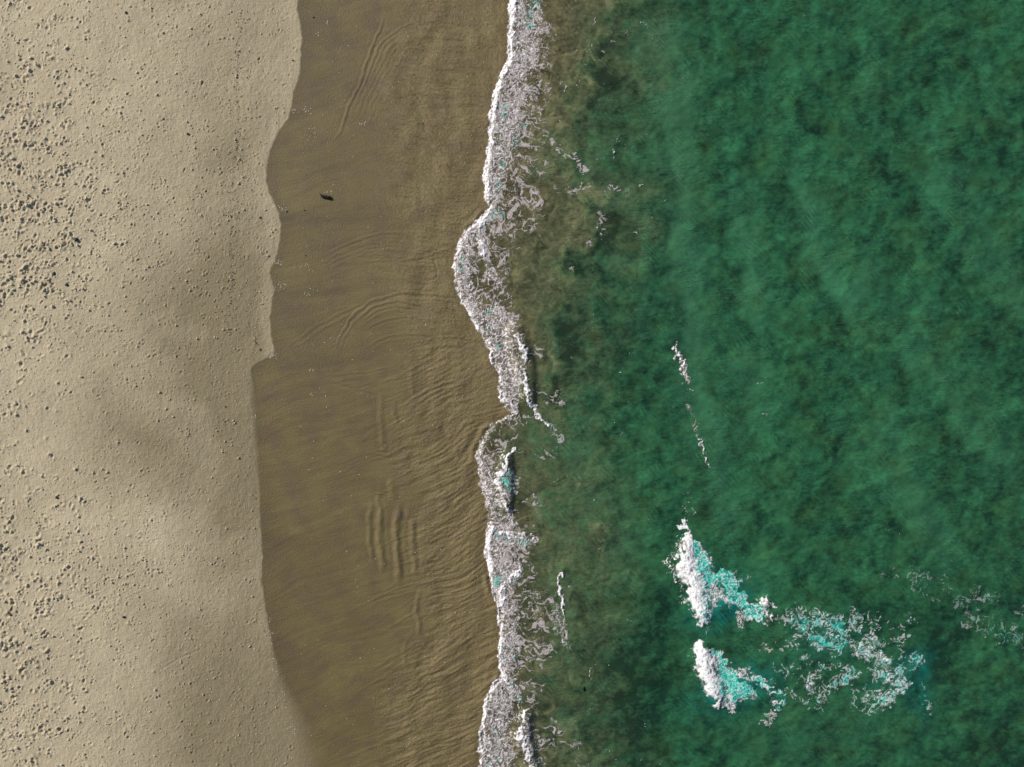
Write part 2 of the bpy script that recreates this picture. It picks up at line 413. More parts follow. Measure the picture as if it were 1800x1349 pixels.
# footprints and kicked-up lumps --------------------------------
def pit_density(u, v):
    d = 0.95 * np.exp(-((u + 10) / 150.0) ** 2) * (0.25 + 0.75 * np.exp(-((v - 360) / 190.0) ** 2) + 0.8 * np.exp(-((v - 1150) / 200.0) ** 2))
    d += 0.85 * gauss(u, v, 110, 340, 130, 110) + 0.8 * gauss(u, v, 90, 470, 90, 60) + 1.5 * gauss(u, v, 190, 1030, 78, 30, -12) + 0.55 * gauss(u, v, 100, 960, 110, 60)
    d += 0.35 * gauss(u, v, 230, 400, 110, 60) + 0.35 * gauss(u, v, 415, 330, 28, 110) + 0.3 * gauss(u, v, 300, 990, 60, 50) + 0.3 * gauss(u, v, 60, 1230, 60, 70) + 0.25 * gauss(u, v, 150, 180, 100, 60)
    d -= 0.35 * gauss(u, v, 90, 740, 120, 90)
    return d * 0.70 + 0.28 * (1 - 0.5 * gauss(u, v, 120, 740, 110, 90)) + 0.26 * gauss(u, v, 400, 300, 60, 260) + 0.16 * gauss(u, v, 260, 420, 160, 260) + 0.12 * gauss(u, v, 260, 1080, 150, 160)
cand = 120000
cu = rng.uniform(-30, 535, cand); cv = rng.uniform(-40, 1390, cand)
cl = fbm(cu / 34.0, cv / 22.0, 3, 111)
dens = np.clip(pit_density(cu, cv), 0, 1.3) * np.clip(0.55 + 1.25 * cl, 0.03, 2.0)
edge = curve(_W, cv)
keep = (rng.rand(cand) < dens * 0.42) & (cu < edge - 4 - 10 * rng.rand(cand))
cu = cu[keep]; cv = cv[keep]; dens = dens[keep]
size = (0.95 + 2.3 * rng.rand(len(cu)) ** 3.0) * np.clip(0.70 + 0.45 * np.exp(-((cu) / 170.0) ** 2) , 0, 1.15)
clod_list = []
for i in range(len(cu)):
    r = size[i] * K; x0 = wx(cu[i]); y0 = wy(cv[i])
    e = rng.uniform(1.0, 1.9); th = rng.uniform(0, math.pi); kind = rng.rand()
    R = r * 3.2
    ia, ib = np.searchsorted(xs, [x0 - R, x0 + R]); ja, jb = np.searchsorted(ys, [y0 - R, y0 + R])
    px = X[ja:jb, ia:ib] - x0; py = Y[ja:jb, ia:ib] - y0
    a = px * math.cos(th) + py * math.sin(th); b = -px * math.sin(th) + py * math.cos(th)
    q = (a / (r * e)) ** 2 + (b / r) ** 2
    if kind < 0.62:                                   # print: a hollow and the sand pushed out beside it
        h = -0.5 * r * np.exp(-q * 1.3)
        o2 = rng.uniform(0, 2 * math.pi); ox, oy = 1.35 * r * math.cos(o2), 1.35 * r * math.sin(o2)
        h = h + 0.36 * r * np.exp(-(((px - ox) ** 2 + (py - oy) ** 2) / (0.8 * r) ** 2)) + 0.16 * r * np.exp(-(np.sqrt(q) - 1.35) ** 2 * 5)
    else:
        h = 0.50 * r * np.exp(-q * 1.5)
        if rng.rand() < 0.5: clod_list.append((x0, y0, r))
    Z[ja:jb, ia:ib] += h
Zs = Z
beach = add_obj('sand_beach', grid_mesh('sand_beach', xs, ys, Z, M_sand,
                {'wet': wet, 'damp_shade': damp_shade, 'film': film * wet, 'soak': soak}))
tag(beach, 'pale dry sand pocked with footprints on the left, smooth brown wet sand beside the foam', kind='structure')
print('beach', time.time() - T0)

def sand_z(x, y):
    i = np.clip(np.searchsorted(xs, x) - 1, 0, len(xs) - 2); j = np.clip(np.searchsorted(ys, y) - 1, 0, len(ys) - 2)
    fx = (x - xs[i]) / (xs[i + 1] - xs[i]); fy = (y - ys[j]) / (ys[j + 1] - ys[j])
    return (Zs[j, i] * (1 - fx) + Zs[j, i + 1] * fx) * (1 - fy) + (Zs[j + 1, i] * (1 - fx) + Zs[j + 1, i + 1] * fx) * fy

# ------------------------------------------------------------------ foam fields on an image-pixel raster of the sea's edge
rng2 = np.random.RandomState(77)
GU = np.arange(770, 1846); GV = np.arange(-30, 1380)          # one cell = 0.05 m
gu, gv = np.meshgrid(GU.astype(np.float32), GV.astype(np.float32))
gx = wx(gu).astype(np.float32); gy = wy(gv).astype(np.float32)
rim = np.zeros(gu.shape, np.float32); net = rim.copy(); lace = rim.copy(); tealf = rim.copy(); lift = rim.copy()
oid = np.zeros(gu.shape, np.int16)
def stroke(field, pts, val=1.0, hard=0.35, sid=0, smooth=True):
    """pts: (u, v, radius).  field = max(field, val * falloff)"""
    P = smooth_pts(pts, 4) if smooth and len(pts) > 2 else pts
    if len(P) == 1: P = [P[0], (P[0][0] + .1, P[0][1], P[0][2])]
    for i in range(len(P) - 1):
        ax, ay, ar = P[i]; bx, by, br = P[i + 1]; m = max(ar, br) + 2
        i0 = max(int(min(ax, bx) - m - GU[0]), 0); i1 = min(int(max(ax, bx) + m - GU[0]) + 2, len(GU))
        j0 = max(int(min(ay, by) - m - GV[0]), 0); j1 = min(int(max(ay, by) + m - GV[0]) + 2, len(GV))
        if i0 >= i1 or j0 >= j1: continue
        u = gu[j0:j1, i0:i1]; v = gv[j0:j1, i0:i1]
        dx, dy = bx - ax, by - ay; L = dx * dx + dy * dy + 1e-6
        t = np.clip(((u - ax) * dx + (v - ay) * dy) / L, 0, 1)
        d = np.hypot(u - ax - t * dx, v - ay - t * dy) / (ar + (br - ar) * t)
        f = val * ss(1.0, hard, d)
        field[j0:j1, i0:i1] = np.maximum(field[j0:j1, i0:i1], f)
        if sid:
            o = oid[j0:j1, i0:i1]; o[(d < 1.25)] = sid
Fu = lambda v, d=0: float(curve(_F, v)) + d

# -- the shore-long foam: rim follows the water's edge
def shore(va, vb, rim_w, net_w, lace_w, sid, rimv=1.0, netv=0.9, lacev=0.8, step=12):
    vs = np.arange(va, vb + step, step)
    for f_, w_, val in ((rim, rim_w, rimv), (net, net_w, netv), (lace, lace_w, lacev)):
        if w_ is None: continue
        for q0, q1 in zip(vs[:-1], vs[1:]):
            q1 = min(q1, vb)
            a0 = float(np.interp(q0, *zip(*w_))); a1 = float(np.interp(q1, *zip(*w_)))
            r0, r1 = a0 / 2, a1 / 2
            # band filled row by row so that its seaward side may lie far out
            j0 = max(int(q0 - GV[0]), 0); j1 = min(int(q1 - GV[0]) + 1, len(GV))
            if j0 >= j1: continue
            vv = gv[j0:j1, :]; ww = np.interp(vv, [q0, q1], [a0, a1])
            d = gu[j0:j1, :] - curve(_F, vv)
            ww = ww * (0.62 if f_ is rim else 1.0)
            f = val * ss(-3.5, 2.0, d) * ss(1.0, 0.45, d / np.maximum(ww, 1))
            f_[j0:j1, :] = np.maximum(f_[j0:j1, :], f)
    j0 = max(int(va - GV[0]), 0); j1 = min(int(vb - GV[0]), len(GV))
    nw = np.interp(gv[j0:j1, :], *zip(*net_w)) if net_w else 20
    d = gu[j0:j1, :] - curve(_F, gv[j0:j1, :])
    o = oid[j0:j1, :]; o[(d > -16) & (d < nw * 1.0 + 6) & (o == 0)] = sid
shore(-30, 366, [(-30,32),(60,30),(100,22),(150,30),(200,26),(260,22),(320,22),(350,18),(366,6)],
      [(-30,72),(80,72),(130,70),(200,85),(260,70),(320,50),(366,12)],
      [(-30,92),(60,92),(130,104),(200,116),(250,122),(300,125),(340,125),(366,115)], 1, 1.0, 0.80, 1.0)
shore(366, 412, [(366,14),(400,12),(412,14)], [(366,50),(412,26)], [(366,115),(395,140),(412,140)], 2, 0.75, 0.7, 0.98)
shore(404, 556, [(404,16),(450,15),(500,11),(540,9),(556,9)], [(404,34),(440,42),(470,44),(500,44),(540,44),(556,40)],
      [(404,135),(450,125),(500,110),(530,90),(556,85)], 2, 0.85, 0.92, 0.85)
shore(552, 728, [(552,14),(600,13),(620,16),(660,10),(700,9),(728,8)], [(552,58),(575,75),(600,72),(640,66),(680,54),(705,45),(728,16)],
      None, 3, 0.85, 1.0)
shore(728, 925, [(728,2),(925,3)], [(728,10),(760,10),(800,22),(830,45),(870,52),(900,56),(925,60)], [(728,70),(760,90),(800,85),(850,70),(925,70)], 4, 0.3, 0.74, 0.55)
shore(922, 1196, [(922,30),(950,30),(980,20),(1010,16),(1030,8),(1060,7),(1090,12),(1120,13),(1150,12),(1196,10)],
      [(922,75),(950,85),(975,70),(1000,62),(1030,60),(1060,40),(1100,48),(1130,55),(1150,52),(1175,28),(1196,14)],
      [(922,95),(960,100),(1000,100),(1040,125),(1080,130),(1120,125),(1150,115),(1196,60)], 5, 1.0, 0.86, 0.82)
shore(1188, 1380, [(1188,13),(1250,17),(1300,14),(1380,13)], [(1188,40),(1230,66),(1280,72),(1349,85),(1380,90)], [(1188,100),(1250,125),(1349,170),(1380,170)], 6, 0.95, 0.86, 0.52)
# thick pale inner lines and small steep waves
stroke(rim, [(862,372,5),(850,385,5),(843,400,5),(845,415,4)], 0.8, sid=2)
stroke(net, [(843,395,9),(845,425,10),(852,450,10),(862,478,10),(872,500,9)], 0.95, sid=2)
stroke(rim, [(843,400,5),(846,430,5),(851,450,4)], 0.62, sid=2)
stroke(net, [(872,545,16),(890,565,14),(912,585,10),(920,600,9)], 1.0, sid=3)
stroke(rim, [(905,585,5),(914,602,6),(920,616,6),(918,640,5),(922,662,5),(927,680,6),(929,700,5),(935,712,5),(944,728,5),(955,742,6),(966,748,5)], 0.98, sid=3)
stroke(lift, [(905,585,22),(920,640,26),(929,700,16)], 1.0)
stroke(rim, [(900,790,3),(890,808,6),(882,828,9),(878,845,11),(882,862,9),(888,885,6),(893,900,5)], 1.0, sid=7)
stroke(net, [(895,838,16),(897,850,20),(893,866,14)], 1.0, sid=7)
stroke(net, [(893,900,12),(898,918,14),(905,935,14)], 0.8, sid=7)
stroke(lift, [(892,805,14),(886,850,22),(892,890,12)], 1.0)
stroke(rim, [(882,935,8),(900,940,8),(920,944,7),(935,946,5)], 0.9, sid=5)
stroke(net, [(870,930,16),(900,946,16),(940,950,10)], 1.0, sid=5)
stroke(net, [(905,1000,20),(890,1020,18),(880,1050,14)], 1.0, sid=5)
stroke(rim, [(915,1000,6),(900,1015,8),(888,1030,8),(880,1048,7),(880,1065,6)], 0.8, sid=5)
stroke(rim, [(983,1012,5),(981,1025,6),(983,1040,7),(986,1054,6),(988,1068,3),(990,1082,1.6)], 0.98, sid=8)
stroke(rim, [(990,1082,1.5),(988,1098,2.2),(992,1112,2.2),(994,1124,2)], 0.75, sid=8)
stroke(lace, [(975,1085,14),(990,1105,16),(996,1130,10)], 0.9)
stroke(rim, [(886,1192,4),(898,1199,5),(906,1204,4),(910,1212,3)], 0.95, sid=6)
stroke(net, [(900,1205,12),(908,1220,12)], 0.8, sid=6)
stroke(rim, [(912,1225,1.5),(911,1240,2),(911,1255,2.2),(914,1266,3)], 0.8, sid=9)
stroke(rim, [(931,1249,3),(924,1260,5),(917,1268,6),(914,1285,9),(916,1305,10),(921,1320,9),(926,1335,8),(934,1349,7),(944,1372,7)], 1.0, sid=9)
stroke(net, [(924,1270,12),(924,1295,14),(930,1320,12),(940,1349,11)], 0.8, sid=9)
stroke(lift, [(926,1255,14),(918,1290,24),(928,1330,22),(940,1372,22)], 1.0)
# lacy trails drawn seaward
for pts, val in [([(950,225,16),(962,245,15),(985,265,12),(1010,280,12),(1030,300,13)], .58),([(960,320,16),(1000,335,10),(1060,330,10),(1110,340,8)], .40),
                 ([(900,395,30),(950,390,26)], .8),([(930,20,34),(960,60,24),(950,110,22),(955,150,22)], .95),([(940,190,26),(958,180,18)], .95),
                 ([(1050,365,8),(1058,385,12),(1060,415,10)], .36),([(1038,425,10)], .5),([(880,500,20),(900,560,20)], .5),([(935,690,18),(975,705,16),(985,690,14)], .72),
                 ([(965,748,14),(985,770,18),(975,800,16),(950,795,12)], .55),([(905,640,20),(945,620,14)], .55),([(930,880,16),(950,890,16)], .5),
                 ([(890,750,30),(905,780,26),(860,820,24)], .5),([(960,1130,30),(910,1130,50)], .62),([(985,970,10),(985,1010,10)], .3),([(940,1040,40)], .55),
                 ([(960,1280,30),(985,1282,16)], .40),([(970,1310,30),(1010,1315,20)], .38),([(1000,1330,20),(1040,1350,20)], .2),([(895,345,40)], .8),
                 ([(1100,55,12),(1060,90,10)], .22),([(1190,650,10),(1215,720,8),(1225,760,8)], .28),([(1205,860,8),(1203,900,6)], .45)]:
    stroke(lace, [(p[0], p[1], p[2]) for p in pts], val, 0.1)
# glints of foam on the open water, each a small whitecap
stroke(rim, [(1187,603,1.6),(1189,618,3),(1192,632,4.5),(1196,645,5)], .85, sid=10)
stroke(net, [(1189,612,5),(1193,635,9),(1203,655,10),(1212,666,8)], .95, sid=10)
stroke(rim, [(1212,684,1.4),(1214,690,1.8)], .7, sid=10)
stroke(rim, [(1224,768,1.5),(1228,780,2.2),(1232,788,4),(1238,797,3.5)], .85, sid=11)
stroke(rim, [(1242,800,1.4),(1238,808,2.6),(1240,815,2.4)], .8, sid=11)
# -- the two breakers
stroke(rim, [(1202,916,4),(1201,928,7),(1206,940,6.5),(1208,950,8)], 1.15, sid=12)
stroke(rim, [(1208,955,15),(1206,970,25),(1205,985,34),(1209,1000,34),(1215,1015,30),(1223,1035,30),(1228,1055,27),(1232,1075,24),(1234,1090,17)], 1.08, 0.15, sid=12)
stroke(tealf, [(1222,960,7),(1228,975,12),(1236,995,16),(1244,1015,20)], 1.0)
stroke(tealf, [(1236,1020,14),(1240,1050,16),(1244,1080,10)], 0.55)
stroke(net, [(1225,965,14),(1235,990,18),(1245,1020,28),(1245,1050,26),(1240,1075,16)], 1.1, sid=12)
stroke(net, [(1250,1015,10),(1268,1010,9),(1285,1020,18),(1288,1035,17),(1275,1050,13),(1262,1052,10)], 1.0, sid=13)
stroke(net, [(1290,1045,20),(1310,1060,20),(1325,1075,16),(1305,1090,16)], .82, sid=13)
stroke(net, [(1347,1058,14),(1345,1070,12),(1332,1082,9),(1352,1088,10)], 1.0, 0.2, sid=14)
stroke(rim, [(1346,1054,7),(1344,1062,8)], .75, sid=14)
for p in ([(1255,1010,26),(1285,1030,26),(1310,1065,22),(1330,1080,14)],): stroke(tealf, p, 0.85)
stroke(tealf, [(1345,1070,12)], 0.35)
stroke(rim, [(1240,1100,1.2),(1241,1120,1.4)], .5, sid=15)
stroke(rim, [(1238,1133,12),(1233,1143,21),(1232,1155,25),(1239,1170,26),(1246,1185,24),(1252,1200,21),(1256,1215,18),(1262,1230,14),(1264,1240,8)], 1.08, 0.15, sid=15)
stroke(tealf, [(1250,1140,6),(1260,1155,9),(1268,1170,12),(1272,1190,14)], 1.0)
stroke(tealf, [(1262,1195,12),(1270,1220,14)], .6)
stroke(net, [(1252,1145,12),(1262,1165,16),(1272,1190,20),(1278,1215,18),(1285,1235,18)], 1.1, sid=15)
stroke(net, [(1280,1180,16),(1285,1210,22),(1305,1215,22),(1320,1222,14)], .85, sid=16)
stroke(net, [(1290,1178,7),(1312,1185,10),(1332,1192,12),(1350,1203,12),(1365,1218,12),(1375,1228,12)], 1.05, 0.2, sid=16)
stroke(net, [(1360,1232,10),(1362,1243,9)], .8, sid=16)
stroke(tealf, [(1285,1190,18),(1300,1215,26),(1340,1198,10),(1370,1225,14)], 0.95)
stroke(tealf, [(1362,1240,10)], .9)
stroke(lace, [(1355,1262,14),(1345,1275,12)], .6)
stroke(lace, [(1300,1010,10),(1315,1008,6)], .4); stroke(lace, [(1225,890,5),(1205,915,4)], .4)
for p in ([(1204,960,18),(1205,985,34),(1218,1030,34),(1232,1080,24)],[(1238,1135,14),(1236,1160,28),(1250,1200,26),(1262,1235,14)]): stroke(lift, p, 0.95, 0.0)
stroke(lift, [(1345,1060,16)], 1.0, 0.0)
# -- the torn sheet of old foam behind them
sheet = [([(1400,1090,20),(1430,1095,28),(1460,1095,26),(1480,1110,26)], .98, .9),([(1440,1120,30),(1470,1130,30),(1490,1130,22)], 1.0, .95),([(1400,1125,24)], .8, .5),
         ([(1520,1120,14),(1535,1130,22),(1530,1110,14)], .8, .3),([(1500,1140,14),(1530,1150,20),(1550,1165,22)], .9, .3),([(1550,1185,24),(1575,1190,26),(1575,1210,22)], .95, .45),
         ([(1580,1180,14),(1582,1160,10)], .9, .8),([(1600,1160,8),(1612,1155,12),(1608,1168,10)], .85, .9),([(1500,1180,16),(1480,1195,20),(1460,1210,14)], .85, .9),
         ([(1560,1225,20),(1530,1220,10)], .6, .35),([(1430,1190,16),(1420,1200,14)], .7, .1),([(1500,1080,14),(1505,1100,14)], .75, .3),([(1450,1170,16)], .5, .3)]
for pts, val, tl in sheet:
    stroke(net, [(p[0], p[1], p[2] * 1.1) for p in pts], val * 0.88, 0.0, sid=17); stroke(lace, pts, min(val * 1.1, 1), 0.1); stroke(tealf, [(p[0], p[1], p[2] * .8) for p in pts], tl * .95, 0.0)
for pts, val in [([(1385,1090,20),(1370,1085,14),(1400,1070,16),(1440,1080,16)], .62),([(1350,1140,18),(1375,1135,16),(1395,1120,20)], .55),([(1360,1175,18),(1390,1170,14),(1420,1160,14)], .45),
                 ([(1420,1200,28),(1450,1215,24),(1470,1180,30)], .62),([(1520,1225,26),(1560,1235,20),(1500,1240,18)], .6),([(1375,1190,8),(1395,1180,8)], .5),([(1385,1220,8),(1420,1235,10)], .5),
                 ([(1555,1090,10),(1575,1100,12),(1600,1092,8),(1620,1088,6)], .5),([(1560,1130,12),(1590,1118,8)], .5),([(1580,1138,14),(1575,1155,14)], .62),([(1570,1210,30),(1540,1180,30)], .5),
                 ([(1500,1090,30),(1540,1095,20)], .5),([(1440,1240,14),(1460,1225,18)], .35)]:
    stroke(lace, pts, val, 0.1)
m17 = (gu > 1355) & (gu < 1640) & (gv > 1070) & (gv < 1290) & (oid == 0); oid[m17] = 17
far = [([(1555,1010,12),(1590,1005,20),(1615,1018,16),(1650,1020,16)], .52),([(1650,1020,10),(1662,1010,8),(1645,1018,8)], .5),([(1600,1030,22),(1640,1050,20)], .45),([(1670,1040,20),(1700,1060,22),(1730,1045,20)], .55),
       ([(1715,1040,12),(1738,1045,14),(1748,1065,8)], .6),([(1700,1090,20),(1740,1100,26),(1790,1110,28),(1830,1115,26)], .72),([(1790,1075,14),(1830,1080,14)], .55),([(1760,1120,30),(1800,1130,26)], .5),
       ([(1560,935,14),(1590,945,14)], .30),([(1620,1200,10),(1632,1255,10)], .4),([(1610,1040,6),(1600,1075,5)], .3)]
for pts, val in far: stroke(lace, pts, min(val * 1.25, 1), 0.0)
for pts, tl in [([(1615,1035,16),(1640,1040,12)], .7),([(1735,1050,6)], .5),([(1740,1105,14),(1780,1120,18),(1810,1110,14)], .6),([(1620,1200,16),(1630,1260,10)], .8)]: stroke(tealf, pts, tl, 0.0)
for k_, m18 in ((18, (gu >= 1540) & (gu < 1674) & (gv > 975) & (gv < 1085)), (19, (gu >= 1674) & (gv > 975) & (gv < 1175)), (20, (gu >= 1540) & (gv > 900) & (gv <= 975)), (21, (gu >= 1590) & (gv >= 1175) & (gv < 1290))):
    oid[m18 & (oid == 0)] = k_
# short bright threads and flecks over the brown and green shallows
for a, b, dx, dy in [(1010,60,5,-12),(1046,45,4,-14),(1032,92,5,-9),(985,140,2,8),(1018,138,-4,9),(993,150,-6,8),(1062,145,0,10),(1075,262,4,14),(1085,255,5,-12),(1060,275,-8,12),
                     (1057,372,3,-10),(1053,395,-3,12),(1058,412,-2,9),(1040,424,6,-6),(1008,470,1,8),(1033,562,6,-8),(1030,575,-6,6),(1051,1160,-8,12),(1042,1168,-6,10),(1034,1180,-1,8),
                     (1330,672,8,-4),(1300,690,6,8),(1342,728,6,5),(1005,1022,6,10),(1100,258,3,6),(1122,330,10,4),(975,845,8,-3),(1000,620,5,10),(1132,40,2,6),(1150,75,2,5)]:
    stroke(rim, [(a, b, 0.8), (a + dx * .5, b + dy * .5, 1.25), (a + dx, b + dy, 0.7)], 0.62, 0.2)
for _ in range(110):
    b = rng2.uniform(0, 1349); a = float(curve(_G, b)) + rng2.uniform(-80, 150); stroke(rim, [(a, b, rng2.uniform(0.8, 1.2))], 0.7, 0.3)
for _ in range(150):                                  # spray thrown ahead of the two breakers
    b = rng2.uniform(940, 1100) if rng2.rand() < .6 else rng2.uniform(1130, 1240)
    a = np.interp(b, [940, 985, 1040, 1100, 1130, 1155, 1190, 1240], [1196, 1172, 1196, 1226, 1224, 1208, 1228, 1256]) - abs(rng2.normal()) * 3.2 + 4
    stroke(rim, [(a, b, rng2.uniform(0.9, 2.0))], 0.8, 0.2, sid=12 if b < 1110 else 15)
# teal pockets in the shore foam
for (a, b, r) in [(873,184,4),(890,190,4),(886,200,4),(889,208,3),(875,246,3.5),(882,288,5),(875,325,6),(873,340,4),(876,372,8),(866,380,5),(884,377,6),(930,18,6),(933,30,5),(940,8,8),
                  (932,45,7),(812,455,3),(811,468,4),(810,475,3),(858,549,5),(866,547,4),(877,608,4),(928,622,6),(932,630,4),(852,577,3),(893,842,12),(897,855,10),(873,940,5),
                  (915,951,6),(928,953,5),(890,948,5),(877,1017,7),(873,1024,5),(885,1140,4),(888,1155,3),(906,1158,4),(899,1199,5),(911,1225,5),(880,1290,5),(870,1310,4),(875,1330,4),
                  (943,1338,4),(860,1340,3),(905,1020,4),(868,1278,3),(961,742,5),(968,747,4),(907,245,8),(958,247,6),(905,265,5),(920,220,6)]:
    stroke(tealf, [(a, b, r * 1.6)], 0.72, 0.0)
oid[oid == 0] = 30
# everything is torn by the water: read the drawn fields through a turbulent offset
near = np.exp(-(np.abs(gu - curve(_F, gv)) / 42.0) ** 2)
amp = mix(1.0, 0.42, near) * np.where((gu < 1165), 1.0, 1.15)
cx = gu[::2, ::2] * K; cy = gv[::2, ::2] * K
def up2(a): return np.repeat(np.repeat(a, 2, 0), 2, 1)[:gu.shape[0], :gu.shape[1]]
ou = up2(fbm(cx / 1.3, cy / 1.3, 3, 401, 0.6)) * 9 + fbm(gu / 9.0, gv / 9.0, 2, 403, 0.6) * 4.0
ov = up2(fbm(cx / 1.3, cy / 1.3, 3, 405, 0.6)) * 9 + fbm(gu / 9.0, gv / 9.0, 2, 407, 0.6) * 4.0
iu = np.clip((gu - GU[0] + amp * ou).astype(int), 0, len(GU) - 1); iv = np.clip((gv - GV[0] + amp * ov).astype(int), 0, len(GV) - 1)
rim = rim[iv, iu]; net = net[iv, iu]; lace = lace[iv, iu]; tealf = tealf[iv, iu]
act = (rim + net + lace) > 0.02
au = gu[act]; av = gv[act]; ax_ = gx[act]; ay_ = gy[act]
R = rim[act]; N = net[act]; Lc = lace[act]
w1 = fbm(ax_ / 1.0, ay_ / 1.0, 2, 201); w2 = fbm(ax_ / 1.0 + 31, ay_ / 1.0, 2, 202)
trail = ss(880, 950, au) * (au < 1100)                # trailing lace is pulled out seaward
sx = 1 + 1.1 * trail * ss(0.95, 0.6, Lc)
px = (ax_ + 0.55 * w1) / sx; py = ay_ + 0.55 * w2 + 0.18 * trail * ax_
n_big = fbm(ax_ / 1.7, ay_ / 1.7, 3, 221); n_mid = fbm(ax_ / 0.55, ay_ / 0.55, 3, 222)
n_fin = fbm(ax_ / 0.15, ay_ / 0.15, 2, 223); n_x = fbm(px / 0.8, py / 0.8, 3, 224)
def fil(scale, seed, wd, o=2):
    n = np.abs(fbm(px / scale, py / scale, o, seed, 0.45))
    return ss(wd, wd * 0.12, n)
Lm = np.clip(Lc * 1.05 + 0.40 * n_big + 0.12 * n_mid, 0, 1.1) * ss(0.02, 0.18, Lc)
off_ = (au > 1340) & (av > 900)
far_ = (oid[act] >= 18) & (oid[act] <= 21)
def web(sc, seed, x=None, y=None):
    """torn web: ridges of several sizes added up, so strands vary in width and meet in bright knots"""
    x = px if x is None else x; y = py if y is None else y
    r1 = 1 - np.abs(fbm(x / sc, y / sc, 2, seed, 0.4)); r2 = 1 - np.abs(fbm(x / (sc * .45), y / (sc * .45), 2, seed + 3, 0.4)); r3 = 1 - np.abs(fbm(x / (sc * .2), y / (sc * .2), 1, seed + 7))
    r1 = np.maximum(r1, 0); r2 = np.maximum(r2, 0)
    wv = 0.42 * r1 ** 2.5 + 0.34 * r2 ** 2.5 + 0.24 * np.maximum(r3, 0) ** 2
    q = np.linspace(0, 1, 201); lv = np.quantile(wv[::7], q)
    return np.interp(wv, lv, q)                        # rank: a threshold then means a share of covered water
Lm = np.clip(Lc * 1.05 + 0.42 * n_big + 0.22 * n_mid, 0, 1.15) * ss(0.02, 0.18, Lc)
wA = web(1.0, 241)
tA = 0.95 - 0.40 * Lm ** 1.2
c_l = ss(tA - 0.08, tA + 0.17, wA) * ss(0.03, 0.30, Lm)
c_l = np.clip(c_l * (0.85 + 0.45 * n_fin), 0, 1)
Nm = np.clip(N + 0.26 * n_big + 0.26 * n_mid, 0, 1.25) * ss(0.02, 0.25, N)
wB = web(0.44, 251, ax_ + 0.25 * w1, ay_ + 0.25 * w2)
wB = np.where(off_, web(0.85, 271, ax_ + 0.35 * w1, ay_ + 0.35 * w2), wB)
tB = np.where(off_, 0.95 - 0.46 * Nm, 0.91 - 0.50 * Nm)
c_n = ss(tB - 0.12, tB + 0.25, wB) * ss(0.10, 0.40, Nm)
c_n = np.maximum(c_n * (0.90 + 0.40 * n_fin), np.where(off_, 0.10, 0.26) * ss(0.2, 1.0, Nm) * (1 + n_fin + n_mid))
n_str = fbm((ax_ * 0.9 + ay_ * 0.3) / 0.20, (ay_ * 0.9 - ax_ * 0.3) / 0.55, 3, 226)
Rm = R * 0.84 + (0.42 * n_mid + 0.28 * n_big * (au < 1165)) * ss(0.0, 0.3, R) + 0.24 * n_str * ss(0, .3, R)
c_r = ss(0.20, 0.85, Rm)
cover = np.clip(np.maximum(np.maximum(c_l * 0.68, c_n * np.where(off_, 0.78, 0.72)), c_r * np.where(au > 1165, 0.92 + 0.25 * n_str, 0.88)), 0, 1) * np.where(far_, 0.55, 1.0)
gap = ss(0.50, 0.15, web(0.50, 261, ax_, ay_) + 0.1 * n_fin)      # hollows between the lumps of the rim
b1, b2 = worley((ax_ + 0.1 * w1) / 0.27, (ay_ + 0.1 * w2) / 0.27, 231)
bill = ss(0.85, 0.0, b1) * (0.6 + 0.6 * n_mid)
bil2 = 0.5 + 0.6 * fbm(ax_ / 0.22, ay_ / 0.22, 2, 233)
breakers = ((au > 1165) & (av > 880)).astype(np.float32)
hgt = 0.004 + cover * 0.014 + np.clip(R, 0, 1.1) * c_r * (0.035 + 0.05 * bill + 0.045 * bil2) * (1 - 0.5 * gap) + N * c_n * (0.01 + 0.03 * bill + 0.025 * bil2)
hgt += breakers * c_r * (0.02 * n_mid + 0.02 * n_str)
hgt *= 1 - 0.35 * breakers
T_ = tealf[act]
tl = np.clip(T_ * (0.80 + 0.75 * n_mid + 0.35 * n_fin) * 1.1, 0, 1) * (1 - 0.35 * c_r * (1 - breakers))
tl = np.where(breakers > 0, np.clip(T_ * 1.35 - 1.05 * ss(0.50, 0.95, wB) + 0.35 * n_mid + 0.35 * n_str, 0, 1), tl)
tl = np.where((oid[act] >= 17) & (oid[act] < 30), np.clip(T_ * 1.05 + 0.8 * n_mid + 0.5 * n_big - 0.10 - 0.40 * ss(0.6, 1, cover), 0, 1) * 0.85 + 0.14, tl)
cover = np.where((breakers > 0) & ~off_, np.maximum(cover, 0.80 * ss(0.2, 1.0, T_ + 0.7 * (wB - 0.45) + 0.3 * n_str) * ss(0.1, 0.7, N + R)), cover)
thin = np.clip(1 - 0.45 * breakers - np.maximum(c_r * 1.25, c_n * ss(0.45, 1.0, wB) * 1.1) - 0.25 * n_mid + 0.8 * gap, 0, 1) * 0.9
cover = cover * (1 - 0.50 * gap * (1 - 0.5 * breakers) * c_r)
coverF = np.zeros(gu.shape, np.float32); coverF[act] = cover
hF = np.zeros(gu.shape, np.float32); hF[act] = hgt
tF = np.zeros(gu.shape, np.float32); tF[act] = tl
thF = np.zeros(gu.shape, np.float32); thF[act] = thin
print('foam fields', time.time() - T0)

